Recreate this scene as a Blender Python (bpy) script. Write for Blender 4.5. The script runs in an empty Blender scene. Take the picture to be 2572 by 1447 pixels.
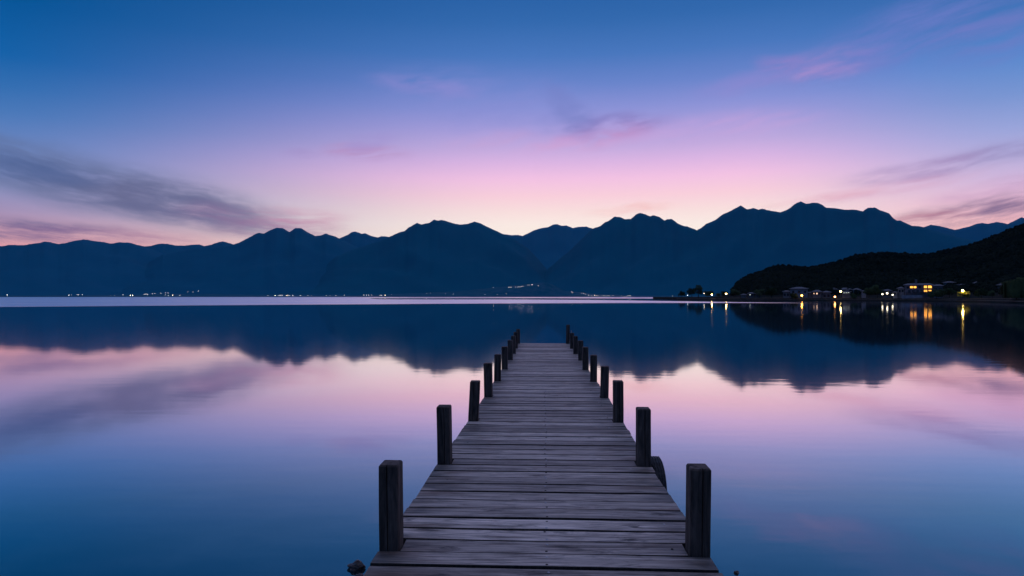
import bpy, math, random
from mathutils import Vector, Matrix, noise as mn
random.seed(7)
S = bpy.context.scene
COL = S.collection
R = math.radians

# ------------------------------------------------------------------ camera
CAM_H = 1.95            # eye above the water
DECK_Z = 0.45           # jetty deck above the water
FPX = 1714.7            # focal length in photo pixels (24 mm on 36 mm)
YAW, PITCH = R(2.7), R(0.728)
cam = bpy.data.cameras.new('camera')
cam.lens = 24.0; cam.sensor_width = 36.0
cam.clip_start = 0.05; cam.clip_end = 80000
cam_ob = bpy.data.objects.new('camera', cam); COL.objects.link(cam_ob)
cam_ob.location = (0, 0, CAM_H)
cam_ob.rotation_euler = (R(90) + PITCH, 0, YAW)
S.camera = cam_ob

def pdir(px, py):
    u = (px - 1286.0) / FPX; v = (723.5 - py) / FPX
    f = Vector((0, 1, 0)); cp, sp = math.cos(PITCH), math.sin(PITCH)
    x, y, z = u, cp - v * sp, sp + v * cp
    cy, sy = math.cos(YAW), math.sin(YAW)
    return Vector((x * cy - y * sy, x * sy + y * cy, z)).normalized()
def azel(px, py):
    d = pdir(px, py)
    return math.degrees(math.atan2(d.x, d.y)), math.degrees(math.asin(d.z))
def paz(px):
    d = pdir(px, 745); return math.atan2(d.x, d.y)
def msc(px, d):                     # metres per photo pixel (across, up) on a wall facing the camera at distance d
    c = math.cos(math.atan((px - 1286.0) / FPX)); return d * c * c / FPX, d * c / FPX
def on_water(px, py):
    d = pdir(px, py); t = -CAM_H / d.z
    return Vector((d.x * t, d.y * t, 0))
def at_dist(px, py, D):             # horizontal distance D along the ray of that pixel
    d = pdir(px, py); t = D / math.hypot(d.x, d.y)
    return Vector((d.x * t, d.y * t, CAM_H + d.z * t))

# ------------------------------------------------------------------ colour helpers
def lin(c):
    c = c / 255.0
    return c / 12.92 if c <= 0.04045 else ((c + 0.055) / 1.055) ** 2.4
def srgb(r, g, b): return (lin(r), lin(g), lin(b), 1.0)

# ------------------------------------------------------------------ view / exposure
S.view_settings.view_transform = 'Standard'
S.view_settings.look = 'None'
S.view_settings.exposure = 0.0
S.view_settings.gamma = 1.0

# ------------------------------------------------------------------ world: dusk sky
W = bpy.data.worlds.new('World'); S.world = W; W.use_nodes = True
nt = W.node_tree; nt.nodes.clear(); N = nt.nodes; L = nt.links
def node(t, **k):
    n = N.new(t)
    for a, b in k.items(): setattr(n, a, b)
    return n
def math_(op, a, b=None, clamp=False):
    n = N.new('ShaderNodeMath'); n.operation = op; n.use_clamp = clamp
    for i, v in enumerate((a, b)):
        if v is None: continue
        if isinstance(v, (int, float)): n.inputs[i].default_value = v
        else: L.new(v, n.inputs[i])
    return n.outputs[0]
def mix_(fac, a, b):
    n = N.new('ShaderNodeMix'); n.data_type = 'RGBA'
    for k, v in ((0, fac), (6, a), (7, b)):
        if isinstance(v, (int, float)): n.inputs[k].default_value = v
        elif isinstance(v, tuple): n.inputs[k].default_value = v
        else: L.new(v, n.inputs[k])
    return n.outputs[2]
def maprange(v, a, b, c=0.0, d=1.0, t='SMOOTHSTEP'):
    n = N.new('ShaderNodeMapRange'); n.interpolation_type = t
    L.new(v, n.inputs[0])
    for i, x in enumerate((a, b, c, d)): n.inputs[i + 1].default_value = x
    return n.outputs[0]
tc = node('ShaderNodeTexCoord')
sep = node('ShaderNodeSeparateXYZ'); L.new(tc.outputs['Generated'], sep.inputs[0])
az = math_('MULTIPLY', math_('ARCTAN2', sep.outputs[0], sep.outputs[1]), 180 / math.pi)
el = math_('MULTIPLY', math_('ARCSINE', sep.outputs[2]), 180 / math.pi)
ela = math_('ABSOLUTE', el)
fac_el = math_('POWER', math_('DIVIDE', ela, 90.0), 0.5)     # ramps are stored in sqrt(elevation)
def ramp(stops):
    r = node('ShaderNodeValToRGB'); cr = r.color_ramp; cr.interpolation = 'B_SPLINE' if False else 'EASE'
    cr.interpolation = 'LINEAR'
    L.new(fac_el, r.inputs[0])
    while len(cr.elements) < len(stops): cr.elements.new(0.5)
    for e, (deg, c) in zip(cr.elements, stops):
        e.position = math.sqrt(deg / 90.0); e.color = srgb(*c)
    return r.outputs[0]
SKY_GLOW = [(0,(255,206,180)),(3.0,(255,228,205)),(4.6,(255,240,226)),(6,(255,238,229)),(7.1,(254,226,223)),(8.4,(254,210,221)),(9.8,(246,196,228)),(11.1,(222,182,227)),(12.4,(194,170,222)),(13.8,(168,158,219)),(15.4,(138,146,213)),(17.2,(106,132,202)),(19.5,(72,118,188)),(22,(50,104,172)),(25,(34,92,160)),(31,(58,96,156)),(45,(124,128,166)),(90,(146,142,170))]
SKY_LEFT = [(0,(230,156,158)),(3.4,(226,160,166)),(4.6,(200,154,174)),(5.8,(168,148,184)),(7.5,(138,146,192)),(9.2,(114,138,192)),(10.8,(96,130,190)),(12.3,(72,120,184)),(14,(48,109,176)),(16,(16,96,166)),(19.6,(0,83,149)),(25,(0,72,136)),(34,(30,84,140)),(45,(112,122,162)),(90,(146,142,170))]
SKY_RIGHT = [(0,(240,165,160)),(4,(246,182,176)),(5.3,(246,188,194)),(6.7,(234,188,212)),(8.1,(210,184,220)),(9.5,(184,176,220)),(11.3,(154,165,218)),(13.5,(120,149,209)),(16.2,(84,134,203)),(19,(60,114,182)),(23,(40,94,162)),(32,(50,92,150)),(45,(120,126,164)),(90,(146,142,170))]
SKY_BACK = [(0,(12,62,112)),(12,(12,66,118)),(30,(28,72,124)),(45,(84,100,148)),(60,(122,124,160)),(90,(146,142,170))]
AZG = azel(1560, 600)[0]
g, lft, rgt, bck = ramp(SKY_GLOW), ramp(SKY_LEFT), ramp(SKY_RIGHT), ramp(SKY_BACK)
wl = maprange(az, AZG - 7, azel(0, 600)[0] - 2)
wr = maprange(az, AZG + 8, azel(2572, 600)[0] + 1)
sky = mix_(wl, g, lft)
sky = mix_(wr, sky, rgt)
daz = math_('ABSOLUTE', math_('SUBTRACT', az, AZG))
sky = mix_(maprange(daz, 44, 115), sky, bck)
# cloud wisps: soft patches on the dome broken up by stretched noise
comb = node('ShaderNodeCombineXYZ'); L.new(az, comb.inputs[0]); L.new(el, comb.inputs[1])
dist_n = node('ShaderNodeTexNoise'); dist_n.inputs['Scale'].default_value = 0.16; dist_n.inputs['Detail'].default_value = 3
L.new(comb.outputs[0], dist_n.inputs['Vector'])
off = node('ShaderNodeVectorMath', operation='MULTIPLY_ADD')
L.new(dist_n.outputs['Color'], off.inputs[0]); off.inputs[1].default_value = (2.4, 1.3, 0); L.new(comb.outputs[0], off.inputs[2])
def streaks(rot, sx, sy, lo, hi, seed=0, detail=5):
    mp = node('ShaderNodeMapping', vector_type='TEXTURE')
    L.new(off.outputs[0], mp.inputs[0]); mp.inputs['Location'].default_value = (seed, seed * .7, 0)
    mp.inputs['Rotation'].default_value = (0, 0, R(rot)); mp.inputs['Scale'].default_value = (sx, sy, 1)
    n = node('ShaderNodeTexNoise'); n.inputs['Scale'].default_value = 1; n.inputs['Detail'].default_value = detail
    n.inputs['Roughness'].default_value = 0.64
    L.new(mp.outputs[0], n.inputs['Vector'])
    return maprange(n.outputs['Fac'], lo, hi)
stL = streaks(-8, 5.5, 1.0, 0.14, 0.66, 3, 4)
stL2 = streaks(-3, 5.0, 0.6, 0.26, 0.70, 11, 4)
stR = streaks(10, 6.0, 0.8, 0.24, 0.72, 5, 4)
stC = streaks(8, 3.6, 1.0, 0.22, 0.74, 9, 3)
off_c = Vector((1.2, 0.65))
BL = [  # px, py, half length, half width, tilt, colour, strength, streak field
 (250,465,700,78,-12,(94,106,144),.9,stL),
 (440,515,420,58,-11,(106,106,142),.8,stL),
 (660,560,280,44,-8,(150,112,150),.70,stL2),
 (30,418,330,40,-8,(74,98,150),.6,stL),
 (20,578,420,32,-1,(74,90,138),.9,stL2),
 (250,590,420,24,-3,(160,116,150),.6,stL2),
 (750,545,160,30,-5,(208,150,176),.6,stL2),
 (2420,405,420,34,11,(140,128,180),.62,stR),
 (2300,428,240,26,13,(176,140,186),.5,stR),
 (2230,475,330,20,11,(214,160,190),.45,stR),
 (2060,503,200,12,9,(230,168,184),.5,stR),
 (2470,530,340,38,9,(122,100,136),.95,stR),
 (2330,552,170,20,9,(196,128,145),.7,stR),
 (2500,472,260,22,12,(186,140,182),.45,stR),
 (2060,165,230,52,12,(150,132,200),.7,stC),
 (2070,184,120,24,9,(190,150,206),.6,stC),
 (1960,160,100,30,0,(150,128,198),.5,stC),
 (2250,95,380,90,22,(112,124,198),.7,stR),
 (2500,85,260,80,15,(118,122,194),.6,stR),
 (1860,215,200,32,12,(146,136,206),.5,stR),
 (1435,285,130,46,-48,(100,116,184),.6,stC),
 (1540,316,190,36,6,(128,110,178),.8,stC),
 (1480,350,240,30,9,(218,160,208),.65,stC),
 (1760,322,420,40,3,(202,164,218),.5,stR),
 (920,382,150,26,-4,(182,140,190),.85,stR),
 (930,355,80,26,10,(158,140,204),.45,stC),
 (760,383,70,16,-4,(158,134,192),.4,stC),
 (1060,213,180,28,-9,(138,136,204),.85,stC),
 (1270,262,420,90,-8,(134,140,208),.5,stC),
 (1235,352,160,26,4,(204,162,210),.45,stC),
 (1590,527,150,15,7,(248,200,198),.9,stC),
]
for (px, py, sx, sy, rot, c, st, field) in BL:
    a0, e0 = azel(px, py)
    k = 1.0 / (FPX * math.pi / 180)
    cr_, sr_ = math.cos(R(rot)), math.sin(R(rot))
    a1, e1 = azel(px + 100 * cr_, py - 100 * sr_); a2, e2 = azel(px - 100 * cr_, py + 100 * sr_)
    kk = math.hypot(a1 - a2, e1 - e2) / 200; rot = math.degrees(math.atan2(e1 - e2, a1 - a2))
    b1 = azel(px, py - 50)[1] - azel(px, py + 50)[1]; ky = b1 / 100
    mp = node('ShaderNodeMapping', vector_type='TEXTURE')
    L.new(off.outputs[0], mp.inputs[0])
    mp.inputs['Location'].default_value = (a0 + off_c.x, e0 + off_c.y, 0)
    mp.inputs['Rotation'].default_value = (0, 0, R(rot)); mp.inputs['Scale'].default_value = (sx * kk, sy * ky * 1.25, 1)
    gr = node('ShaderNodeTexGradient', gradient_type='SPHERICAL'); L.new(mp.outputs[0], gr.inputs[0])
    m = math_('MULTIPLY', maprange(gr.outputs['Fac'], 0.0, 0.75), math_('MULTIPLY', field, st))
    sky = mix_(m, sky, srgb(*c))
bg = node('ShaderNodeBackground'); L.new(sky, bg.inputs[0]); bg.inputs[1].default_value = 1.04
out = node('ShaderNodeOutputWorld'); L.new(bg.outputs[0], out.inputs[0])
W.cycles.sampling_method = 'MANUAL'; W.cycles.sample_map_resolution = 1024

# the last of the sun, low behind the mountains
sl = bpy.data.lights.new('sun', 'SUN'); sl.energy = 0.05; sl.angle = R(10); sl.color = (1, .7, .6)
so = bpy.data.objects.new('sun', sl); COL.objects.link(so)
so.rotation_euler = (R(90 - 1.0), 0, -R(AZG) + math.pi)

# ------------------------------------------------------------------ mesh and object helpers
class MB:
    def __init__(s): s.v = []; s.f = []; s.m = []
    def add(s, vs, fs, mi=0):
        b = len(s.v); s.v += [tuple(v) for v in vs]
        s.f += [tuple(b + i for i in f) for f in fs]; s.m += [mi] * len(fs)
    def box(s, x0, x1, y0, y1, z0, z1, mi=0, M=None):
        vs = [Vector(p) for p in ((x0,y0,z0),(x1,y0,z0),(x1,y1,z0),(x0,y1,z0),(x0,y0,z1),(x1,y0,z1),(x1,y1,z1),(x0,y1,z1))]
        if M: vs = [M @ v for v in vs]
        s.add(vs, [(0,3,2,1),(4,5,6,7),(0,1,5,4),(1,2,6,5),(2,3,7,6),(3,0,4,7)], mi)
    def tube(s, pts, rad, n=8, mi=0, cap=True):
        pts = [Vector(p) for p in pts]; rings = []
        for i, p in enumerate(pts):
            d = (pts[min(i+1, len(pts)-1)] - pts[max(i-1, 0)]).normalized()
            a = d.orthogonal().normalized() if abs(d.z) > .9 else d.cross(Vector((0,0,1))).normalized()
            b = d.cross(a); r = rad[i] if isinstance(rad, (list, tuple)) else rad
            rings.append([p + a * (r * math.cos(t * 2*math.pi/n)) + b * (r * math.sin(t * 2*math.pi/n)) for t in range(n)])
        vs = [v for r in rings for v in r]; fs = []
        for i in range(len(pts) - 1):
            for t in range(n):
                fs.append((i*n+t, i*n+(t+1)%n, (i+1)*n+(t+1)%n, (i+1)*n+t))
        if cap: fs += [tuple(range(n))[::-1], tuple((len(pts)-1)*n + t for t in range(n))]
        s.add(vs, fs, mi)
    def ball(s, c, r, mi=0, sub=1, jit=0.0, sq=(1,1,1)):
        vs, fs = ICO[sub]
        c = Vector(c)
        s.add([c + Vector((v.x*sq[0], v.y*sq[1], v.z*sq[2])) * (r * (1 + random.uniform(-jit, jit))) for v in vs], fs, mi)
    def build(s, name, mats, parent=None, smooth=False, kind=None):
        me = bpy.data.meshes.new(name); me.from_pydata(s.v, [], s.f)
        for m in (mats if isinstance(mats, (list, tuple)) else [mats]): me.materials.append(m)
        if any(s.m): me.polygons.foreach_set('material_index', s.m)
        if smooth: me.polygons.foreach_set('use_smooth', [True] * len(me.polygons))
        me.update()
        o = bpy.data.objects.new(name, me); COL.objects.link(o)
        if parent: o.parent = parent
        if kind: o['kind'] = kind
        return o
def ico(sub):
    import bmesh
    b = bmesh.new(); bmesh.ops.create_icosphere(b, subdivisions=sub + 1, radius=1)
    r = [v.co.copy() for v in b.verts], [tuple(v.index for v in f.verts) for f in b.faces]
    b.free(); return r
ICO = {0: ico(0), 1: ico(1), 2: ico(2)}
def empty(name, loc, rz=0):
    o = bpy.data.objects.new(name, None); COL.objects.link(o)
    o.location = loc; o.rotation_euler = (0, 0, rz); o.empty_display_size = .3
    return o
def tag(o, label, cat, group=None):
    o['label'] = label; o['category'] = cat
    if group: o['group'] = group
    return o
def copy_tree(o, parent=None):
    c = o.copy(); COL.objects.link(c); c.parent = parent
    for ch in [x for x in bpy.data.objects if x.parent == o]: copy_tree(ch, c)
    return c

# ------------------------------------------------------------------ materials
def new_mat(name):
    m = bpy.data.materials.new(name); m.use_nodes = True
    t = m.node_tree; t.nodes.clear()
    return m, t
def simple(name, col, rough=.7, spec=.3, noise=None, bump=0, bscale=5, metallic=0):
    """principled with a mottled base colour"""
    m, t = new_mat(name)
    o = t.nodes.new('ShaderNodeOutputMaterial'); p = t.nodes.new('ShaderNodeBsdfPrincipled')
    t.links.new(p.outputs[0], o.inputs[0])
    p.inputs['Base Color'].default_value = (*col, 1); p.inputs['Roughness'].default_value = rough
    p.inputs['Specular IOR Level'].default_value = spec; p.inputs['Metallic'].default_value = metallic
    tcn = t.nodes.new('ShaderNodeTexCoord')
    n = t.nodes.new('ShaderNodeTexNoise'); n.inputs['Scale'].default_value = bscale; n.inputs['Detail'].default_value = 6
    t.links.new(tcn.outputs['Object'], n.inputs['Vector'])
    if noise:
        mx = t.nodes.new('ShaderNodeMix'); mx.data_type = 'RGBA'
        mx.inputs[6].default_value = (*col, 1); mx.inputs[7].default_value = (*noise, 1)
        mr = t.nodes.new('ShaderNodeMapRange'); mr.inputs[1].default_value = .35; mr.inputs[2].default_value = .65
        t.links.new(n.outputs['Fac'], mr.inputs[0]); t.links.new(mr.outputs[0], mx.inputs[0]); t.links.new(mx.outputs[2], p.inputs['Base Color'])
    if bump:
        b = t.nodes.new('ShaderNodeBump'); b.inputs['Strength'].default_value = bump; b.inputs['Distance'].default_value = .1
        t.links.new(n.outputs['Fac'], b.inputs['Height']); t.links.new(b.outputs[0], p.inputs['Normal'])
    return m
def emis(name, col, strength, sample=True):
    m, t = new_mat(name)
    o = t.nodes.new('ShaderNodeOutputMaterial'); e = t.nodes.new('ShaderNodeEmission')
    e.inputs[0].default_value = (*col, 1); e.inputs[1].default_value = strength
    t.links.new(e.outputs[0], o.inputs[0])
    if not sample: m.cycles.emission_sampling = 'NONE'
    return m

# water -------------------------------------------------------------------
def water_mat():
    m, t = new_mat('lake_water'); n = t.nodes; l = t.links
    def mth(op, a, b=None, cl=False):
        x = n.new('ShaderNodeMath'); x.operation = op; x.use_clamp = cl
        for i, v in enumerate((a, b)):
            if v is None: continue
            if isinstance(v, (int, float)): x.inputs[i].default_value = v
            else: l.new(v, x.inputs[i])
        return x.outputs[0]
    geo = n.new('ShaderNodeNewGeometry'); sp = n.new('ShaderNodeSeparateXYZ'); l.new(geo.outputs['Position'], sp.inputs[0])
    X, Y = sp.outputs[0], sp.outputs[1]
    dist = mth('SQRT', mth('ADD', mth('MULTIPLY', X, X), mth('MULTIPLY', Y, Y)))
    azm = mth('DIVIDE', mth('ADD', mth('ARCTAN2', X, Y), 1.0), 2.0)           # -1..1 rad -> 0..1
    dep = mth('DIVIDE', CAM_H * FPX, dist)                                    # bearing of the wind patch edges, one unit = 1/f rad
    def curve(pts):
        c = n.new('ShaderNodeFloatCurve'); cv = c.mapping.curves[0]
        P = [((paz(x) + 1) / 2, v / 30.0) for x, v in pts]
        P = [(0.0, P[0][1])] + P + [(1.0, P[-1][1])]
        cv.points[0].location = P[0]; cv.points[1].location = P[-1]
        for p in P[1:-1]: cv.points.new(*p)
        for p in cv.points: p.handle_type = 'AUTO_CLAMPED'
        c.mapping.update(); l.new(azm, c.inputs['Value'])
        return mth('MULTIPLY', c.outputs[0], 30.0)
    def sstep(v, lo, w):
        x = n.new('ShaderNodeMapRange'); x.interpolation_type = 'SMOOTHSTEP'
        l.new(mth('SUBTRACT', v, lo), x.inputs[0]); x.inputs[1].default_value = 0; x.inputs[2].default_value = w
        return x.outputs[0]
    near = curve([(0,20.2),(600,19.2),(1000,18),(1300,16.6),(1700,15.0),(2000,14.6),(2200,14.4),(2572,14)])
    far  = curve([(0,-1),(880,0),(960,5.6),(1300,6.4),(1500,7.6),(1700,10.4),(1900,12.9),(2000,13.6),(2200,14.8),(2572,16)])
    far2 = curve([(0,0),(2572,0)])
    near2 = curve([(0,4.0),(1000,4.0),(1300,3.8),(1500,4.6),(1700,5.0),(1760,0),(2572,0)])
    band1 = mth('MULTIPLY', sstep(dep, far, 1.2), mth('SUBTRACT', 1.0, sstep(dep, mth('SUBTRACT', near, 0.6), 1.6)))
    band2 = mth('MULTIPLY', sstep(dep, far2, .4), mth('SUBTRACT', 1.0, sstep(dep, mth('SUBTRACT', near2, 0.6), 1.2)))
    patch = mth('MAXIMUM', band1, mth('MULTIPLY', band2, .8))
    # long faint streaks inside the ruffled water
    st = n.new('ShaderNodeTexNoise'); mp = n.new('ShaderNodeMapping'); l.new(geo.outputs['Position'], mp.inputs[0])
    mp.inputs['Scale'].default_value = (.0018, .03, 1); l.new(mp.outputs[0], st.inputs['Vector']); st.inputs['Scale'].default_value = 1; st.inputs['Detail'].default_value = 3
    stm = n.new('ShaderNodeMapRange'); l.new(st.outputs['Fac'], stm.inputs[0]); stm.inputs[1].default_value = .3; stm.inputs[2].default_value = .55; stm.inputs[3].default_value = .72
    patch = mth('MULTIPLY', patch, stm.outputs[0])
    # calm water roughness varies slowly
    cn = n.new('ShaderNodeTexNoise'); mp2 = n.new('ShaderNodeMapping'); l.new(geo.outputs['Position'], mp2.inputs[0])
    mp2.inputs['Scale'].default_value = (.05, .22, 1); l.new(mp2.outputs[0], cn.inputs['Vector']); cn.inputs['Scale'].default_value = 1; cn.inputs['Detail'].default_value = 2
    base_r = mth('ADD', .03, mth('MULTIPLY', cn.outputs['Fac'], .025))
    rough = mth('ADD', base_r, mth('MULTIPLY', patch, .36))
    # ripples
    r1 = n.new('ShaderNodeTexNoise'); mp3 = n.new('ShaderNodeMapping'); l.new(geo.outputs['Position'], mp3.inputs[0])
    mp3.inputs['Scale'].default_value = (.8, 2.6, 1); l.new(mp3.outputs[0], r1.inputs['Vector']); r1.inputs['Scale'].default_value = 1; r1.inputs['Detail'].default_value = 3
    bp = n.new('ShaderNodeBump'); bp.inputs['Strength'].default_value = .14; bp.inputs['Distance'].default_value = .007
    l.new(r1.outputs['Fac'], bp.inputs['Height'])
    gl = n.new('ShaderNodeBsdfGlossy'); gl.distribution = 'BECKMANN'; l.new(rough, gl.inputs['Roughness']); l.new(bp.outputs[0], gl.inputs['Normal'])
    gl.inputs['Color'].default_value = (1.0, .87, .91, 1)
    g2 = n.new('ShaderNodeBsdfGlossy'); g2.distribution = 'BECKMANN'; l.new(mth('MAXIMUM', .105, rough), g2.inputs['Roughness']); l.new(bp.outputs[0], g2.inputs['Normal'])
    g2.inputs['Color'].default_value = (1.0, .87, .91, 1)
    gm = n.new('ShaderNodeMixShader'); gm.inputs[0].default_value = .13; l.new(gl.outputs[0], gm.inputs[1]); l.new(g2.outputs[0], gm.inputs[2])
    df = n.new('ShaderNodeBsdfDiffuse'); df.inputs[0].default_value = (.002, .022, .045, 1)
    bed = n.new('ShaderNodeTexNoise'); l.new(geo.outputs['Position'], bed.inputs['Vector']); bed.inputs['Scale'].default_value = 1.6; bed.inputs['Detail'].default_value = 7; bed.inputs['Roughness'].default_value = .62
    bm = n.new('ShaderNodeMapRange'); l.new(bed.outputs['Fac'], bm.inputs[0]); bm.inputs[1].default_value = .42; bm.inputs[2].default_value = .7
    bc = n.new('ShaderNodeMix'); bc.data_type = 'RGBA'; bc.inputs[6].default_value = (.0005, .004, .010, 1); bc.inputs[7].default_value = (.030, .048, .056, 1)
    sh = n.new('ShaderNodeMapRange'); l.new(dist, sh.inputs[0]); sh.inputs[1].default_value = 3.0; sh.inputs[2].default_value = 11.0; sh.inputs[3].default_value = 1.0; sh.inputs[4].default_value = 0.0
    l.new(mth('MULTIPLY', bm.outputs[0], sh.outputs[0]), bc.inputs[0]); l.new(bc.outputs[2], df.inputs[0])
    lw = n.new('ShaderNodeLayerWeight'); lw.inputs[0].default_value = .5
    rp = n.new('ShaderNodeValToRGB'); cr = rp.color_ramp; l.new(lw.outputs['Facing'], rp.inputs[0])
    st_ = [(0,(.05,.06,.07)),(.5,(.14,.20,.21)),(.625,(.27,.35,.34)),(.70,(.33,.45,.42)),(.75,(.40,.54,.52)),(.795,(.47,.63,.69)),(.83,(.63,.69,.78)),(.857,(.80,.72,.80)),(.878,(.90,.79,.86)),(.92,(.97,.93,.95)),(1,(1,1,1))]
    while len(cr.elements) < len(st_): cr.elements.new(.5)
    for e, (p, v) in zip(cr.elements, st_): e.position = p; e.color = (*v, 1)
    l.new(rp.outputs[0], gl.inputs['Color']); l.new(rp.outputs[0], g2.inputs['Color'])
    mx = n.new('ShaderNodeAddShader'); l.new(df.outputs[0], mx.inputs[0]); l.new(gm.outputs[0], mx.inputs[1])
    o = n.new('ShaderNodeOutputMaterial'); l.new(mx.outputs[0], o.inputs[0])
    return m
WATER = water_mat()
b = MB(); E = 14500
b.add([(-E,-E,0),(E,-E,0),(E,E,0),(-E,E,0)], [(0,1,2,3)])
b.build('water', WATER, kind='structure')

# wood --------------------------------------------------------------------
def wood_mat(name, along, dark, light, stain, grain=38.0, rough=.55, bump=.5, spec=.45, knots=True, stain_amt=.75):
    m, t = new_mat(name); n = t.nodes; l = t.links
    geo = n.new('ShaderNodeNewGeometry'); tcn = n.new('ShaderNodeTexCoord')
    rnd = geo.outputs['Random Per Island']
    cx = n.new('ShaderNodeCombineXYZ')
    mm = []
    for k in (31.7, 17.3, 53.1):
        x = n.new('ShaderNodeMath'); x.operation = 'MULTIPLY'; x.inputs[1].default_value = k; l.new(rnd, x.inputs[0]); mm.append(x)
    for i in range(3): l.new(mm[i].outputs[0], cx.inputs[i])
    ad = n.new('ShaderNodeVectorMath'); ad.operation = 'ADD'; l.new(tcn.outputs['Object'], ad.inputs[0]); l.new(cx.outputs[0], ad.inputs[1])
    def tex(sc_al, sc_ac, detail=4, rough_=.55, dist=0.0):
        mp = n.new('ShaderNodeMapping'); s = [sc_ac] * 3; s[along] = sc_al
        mp.inputs['Scale'].default_value = s; l.new(ad.outputs[0], mp.inputs[0])
        x = n.new('ShaderNodeTexNoise'); x.inputs['Scale'].default_value = 1; x.inputs['Detail'].default_value = detail
        x.inputs['Roughness'].default_value = rough_; x.inputs['Distortion'].default_value = dist
        l.new(mp.outputs[0], x.inputs['Vector']); return x.outputs['Fac']
    def mr(v, a, b_, c=0, d=1):
        x = n.new('ShaderNodeMapRange'); l.new(v, x.inputs[0])
        for i, q in enumerate((a, b_, c, d)): x.inputs[i+1].default_value = q
        return x.outputs[0]
    def mix(f, a, b_):
        x = n.new('ShaderNodeMix'); x.data_type = 'RGBA'
        for k, v in ((0, f), (6, a), (7, b_)):
            if isinstance(v, tuple): x.inputs[k].default_value = (*v, 1)
            elif isinstance(v, float): x.inputs[k].default_value = v
            else: l.new(v, x.inputs[k])
        return x.outputs[2]
    g1 = tex(1.3, grain * .9, 7, .68, 1.3)
    g2 = tex(2.2, grain * 3.2, 3, .6, .2)
    big = tex(1.1, 3.5, 3, .5)
    blot = tex(2.6, 13.0, 6, .72, 1.4)
    tone = mr(rnd, 0, 1, .55, 1.35)
    col = mix(mr(g1, .37, .63), tuple(dark), tuple(light))
    col = mix(mr(big, .35, .7, 0, .45), col, tuple(x * .62 for x in light))
    br = n.new('ShaderNodeVectorMath'); br.operation = 'SCALE'; l.new(col, br.inputs[0]); l.new(tone, br.inputs['Scale'])
    col = br.outputs[0]
    col = mix(mr(blot, .48, .68, 0, stain_amt), col, tuple(stain))
    if along == 0 and knots:      # rusty brown damp patches towards the board ends
        sx = n.new('ShaderNodeSeparateXYZ'); l.new(tcn.outputs['Object'], sx.inputs[0])
        ab = n.new('ShaderNodeMath'); ab.operation = 'ABSOLUTE'; l.new(sx.outputs[0], ab.inputs[0])
        mu = n.new('ShaderNodeMath'); mu.operation = 'MULTIPLY'; l.new(mr(ab.outputs[0], .45, .8), mu.inputs[0]); l.new(mr(tex(.9, 5.0, 4, .6, .5), .48, .62, 0, .85), mu.inputs[1])
        col = mix(mu.outputs[0], col, (.17, .105, .075))
        mu2 = n.new('ShaderNodeMath'); mu2.operation = 'MULTIPLY'; l.new(mr(ab.outputs[0], .6, .95), mu2.inputs[0]); l.new(mr(tex(1.5, 4.0, 4, .6, .5), .42, .58, 0, .85), mu2.inputs[1])
        col = mix(mu2.outputs[0], col, (.075, .085, .085))
    if knots:
        mp = n.new('ShaderNodeMapping'); s = [5.5] * 3; s[along] = 1.9; mp.inputs['Scale'].default_value = s; l.new(ad.outputs[0], mp.inputs[0])
        vo = n.new('ShaderNodeTexVoronoi'); vo.inputs['Scale'].default_value = 1; l.new(mp.outputs[0], vo.inputs['Vector'])
        kd = n.new('ShaderNodeMath'); kd.operation = 'ADD'; l.new(vo.outputs['Distance'], kd.inputs[0]); l.new(mr(tex(9, 40, 4, .7, 1.0), .3, .7, -.10, .16), kd.inputs[1])
        col = mix(mr(kd.outputs[0], .08, .22, .92, 0), col, tuple(x * .35 for x in dark))
    col = mix(mr(g2, .60, .72, 0, .55), col, tuple(x * .45 for x in dark))
    p = n.new('ShaderNodeBsdfPrincipled'); l.new(col, p.inputs['Base Color'])
    l.new(mr(g1, .3, .7, rough + .12, rough - .08), p.inputs['Roughness']); p.inputs['Specular IOR Level'].default_value = spec
    bmp = n.new('ShaderNodeBump'); bmp.inputs['Strength'].default_value = bump; bmp.inputs['Distance'].default_value = .004
    hs = n.new('ShaderNodeMath'); hs.operation = 'SUBTRACT'; l.new(g1, hs.inputs[0]); l.new(mr(g2, .58, .7, 0, .8), hs.inputs[1])
    l.new(hs.outputs[0], bmp.inputs['Height']); l.new(bmp.outputs[0], p.inputs['Normal'])
    o = n.new('ShaderNodeOutputMaterial'); l.new(p.outputs[0], o.inputs[0])
    return m
BOARD = wood_mat('weathered_boards', 0, (.13,.105,.09), (.92,.79,.67), (.045,.038,.034))
POSTM = wood_mat('dark_post_timber', 2, (.026,.020,.017), (.17,.128,.103), (.012,.010,.010), grain=14, rough=.65, spec=.25, knots=False, stain_amt=.6)
BEAM_AND_GAP = wood_mat('under_deck_timber_and_gap_shade', 1, (.03,.027,.025), (.08,.07,.06), (.02,.02,.02), rough=.8, spec=.1, knots=False)
NAIL = simple('galvanised_nail', (.50,.50,.53), .4, .5, metallic=.5)
RUBBER = simple('tyre_rubber', (.03,.033,.038), .6, .35, noise=(.05,.055,.06), bscale=30, bump=.2)
ROCK = simple('wet_rock', (.035,.032,.032), .35, .5, noise=(.09,.085,.085), bscale=14, bump=.9)
ROPE = simple('rope_fibre', (.35,.33,.30), .8, .2, noise=(.2,.19,.17), bscale=40)

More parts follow.
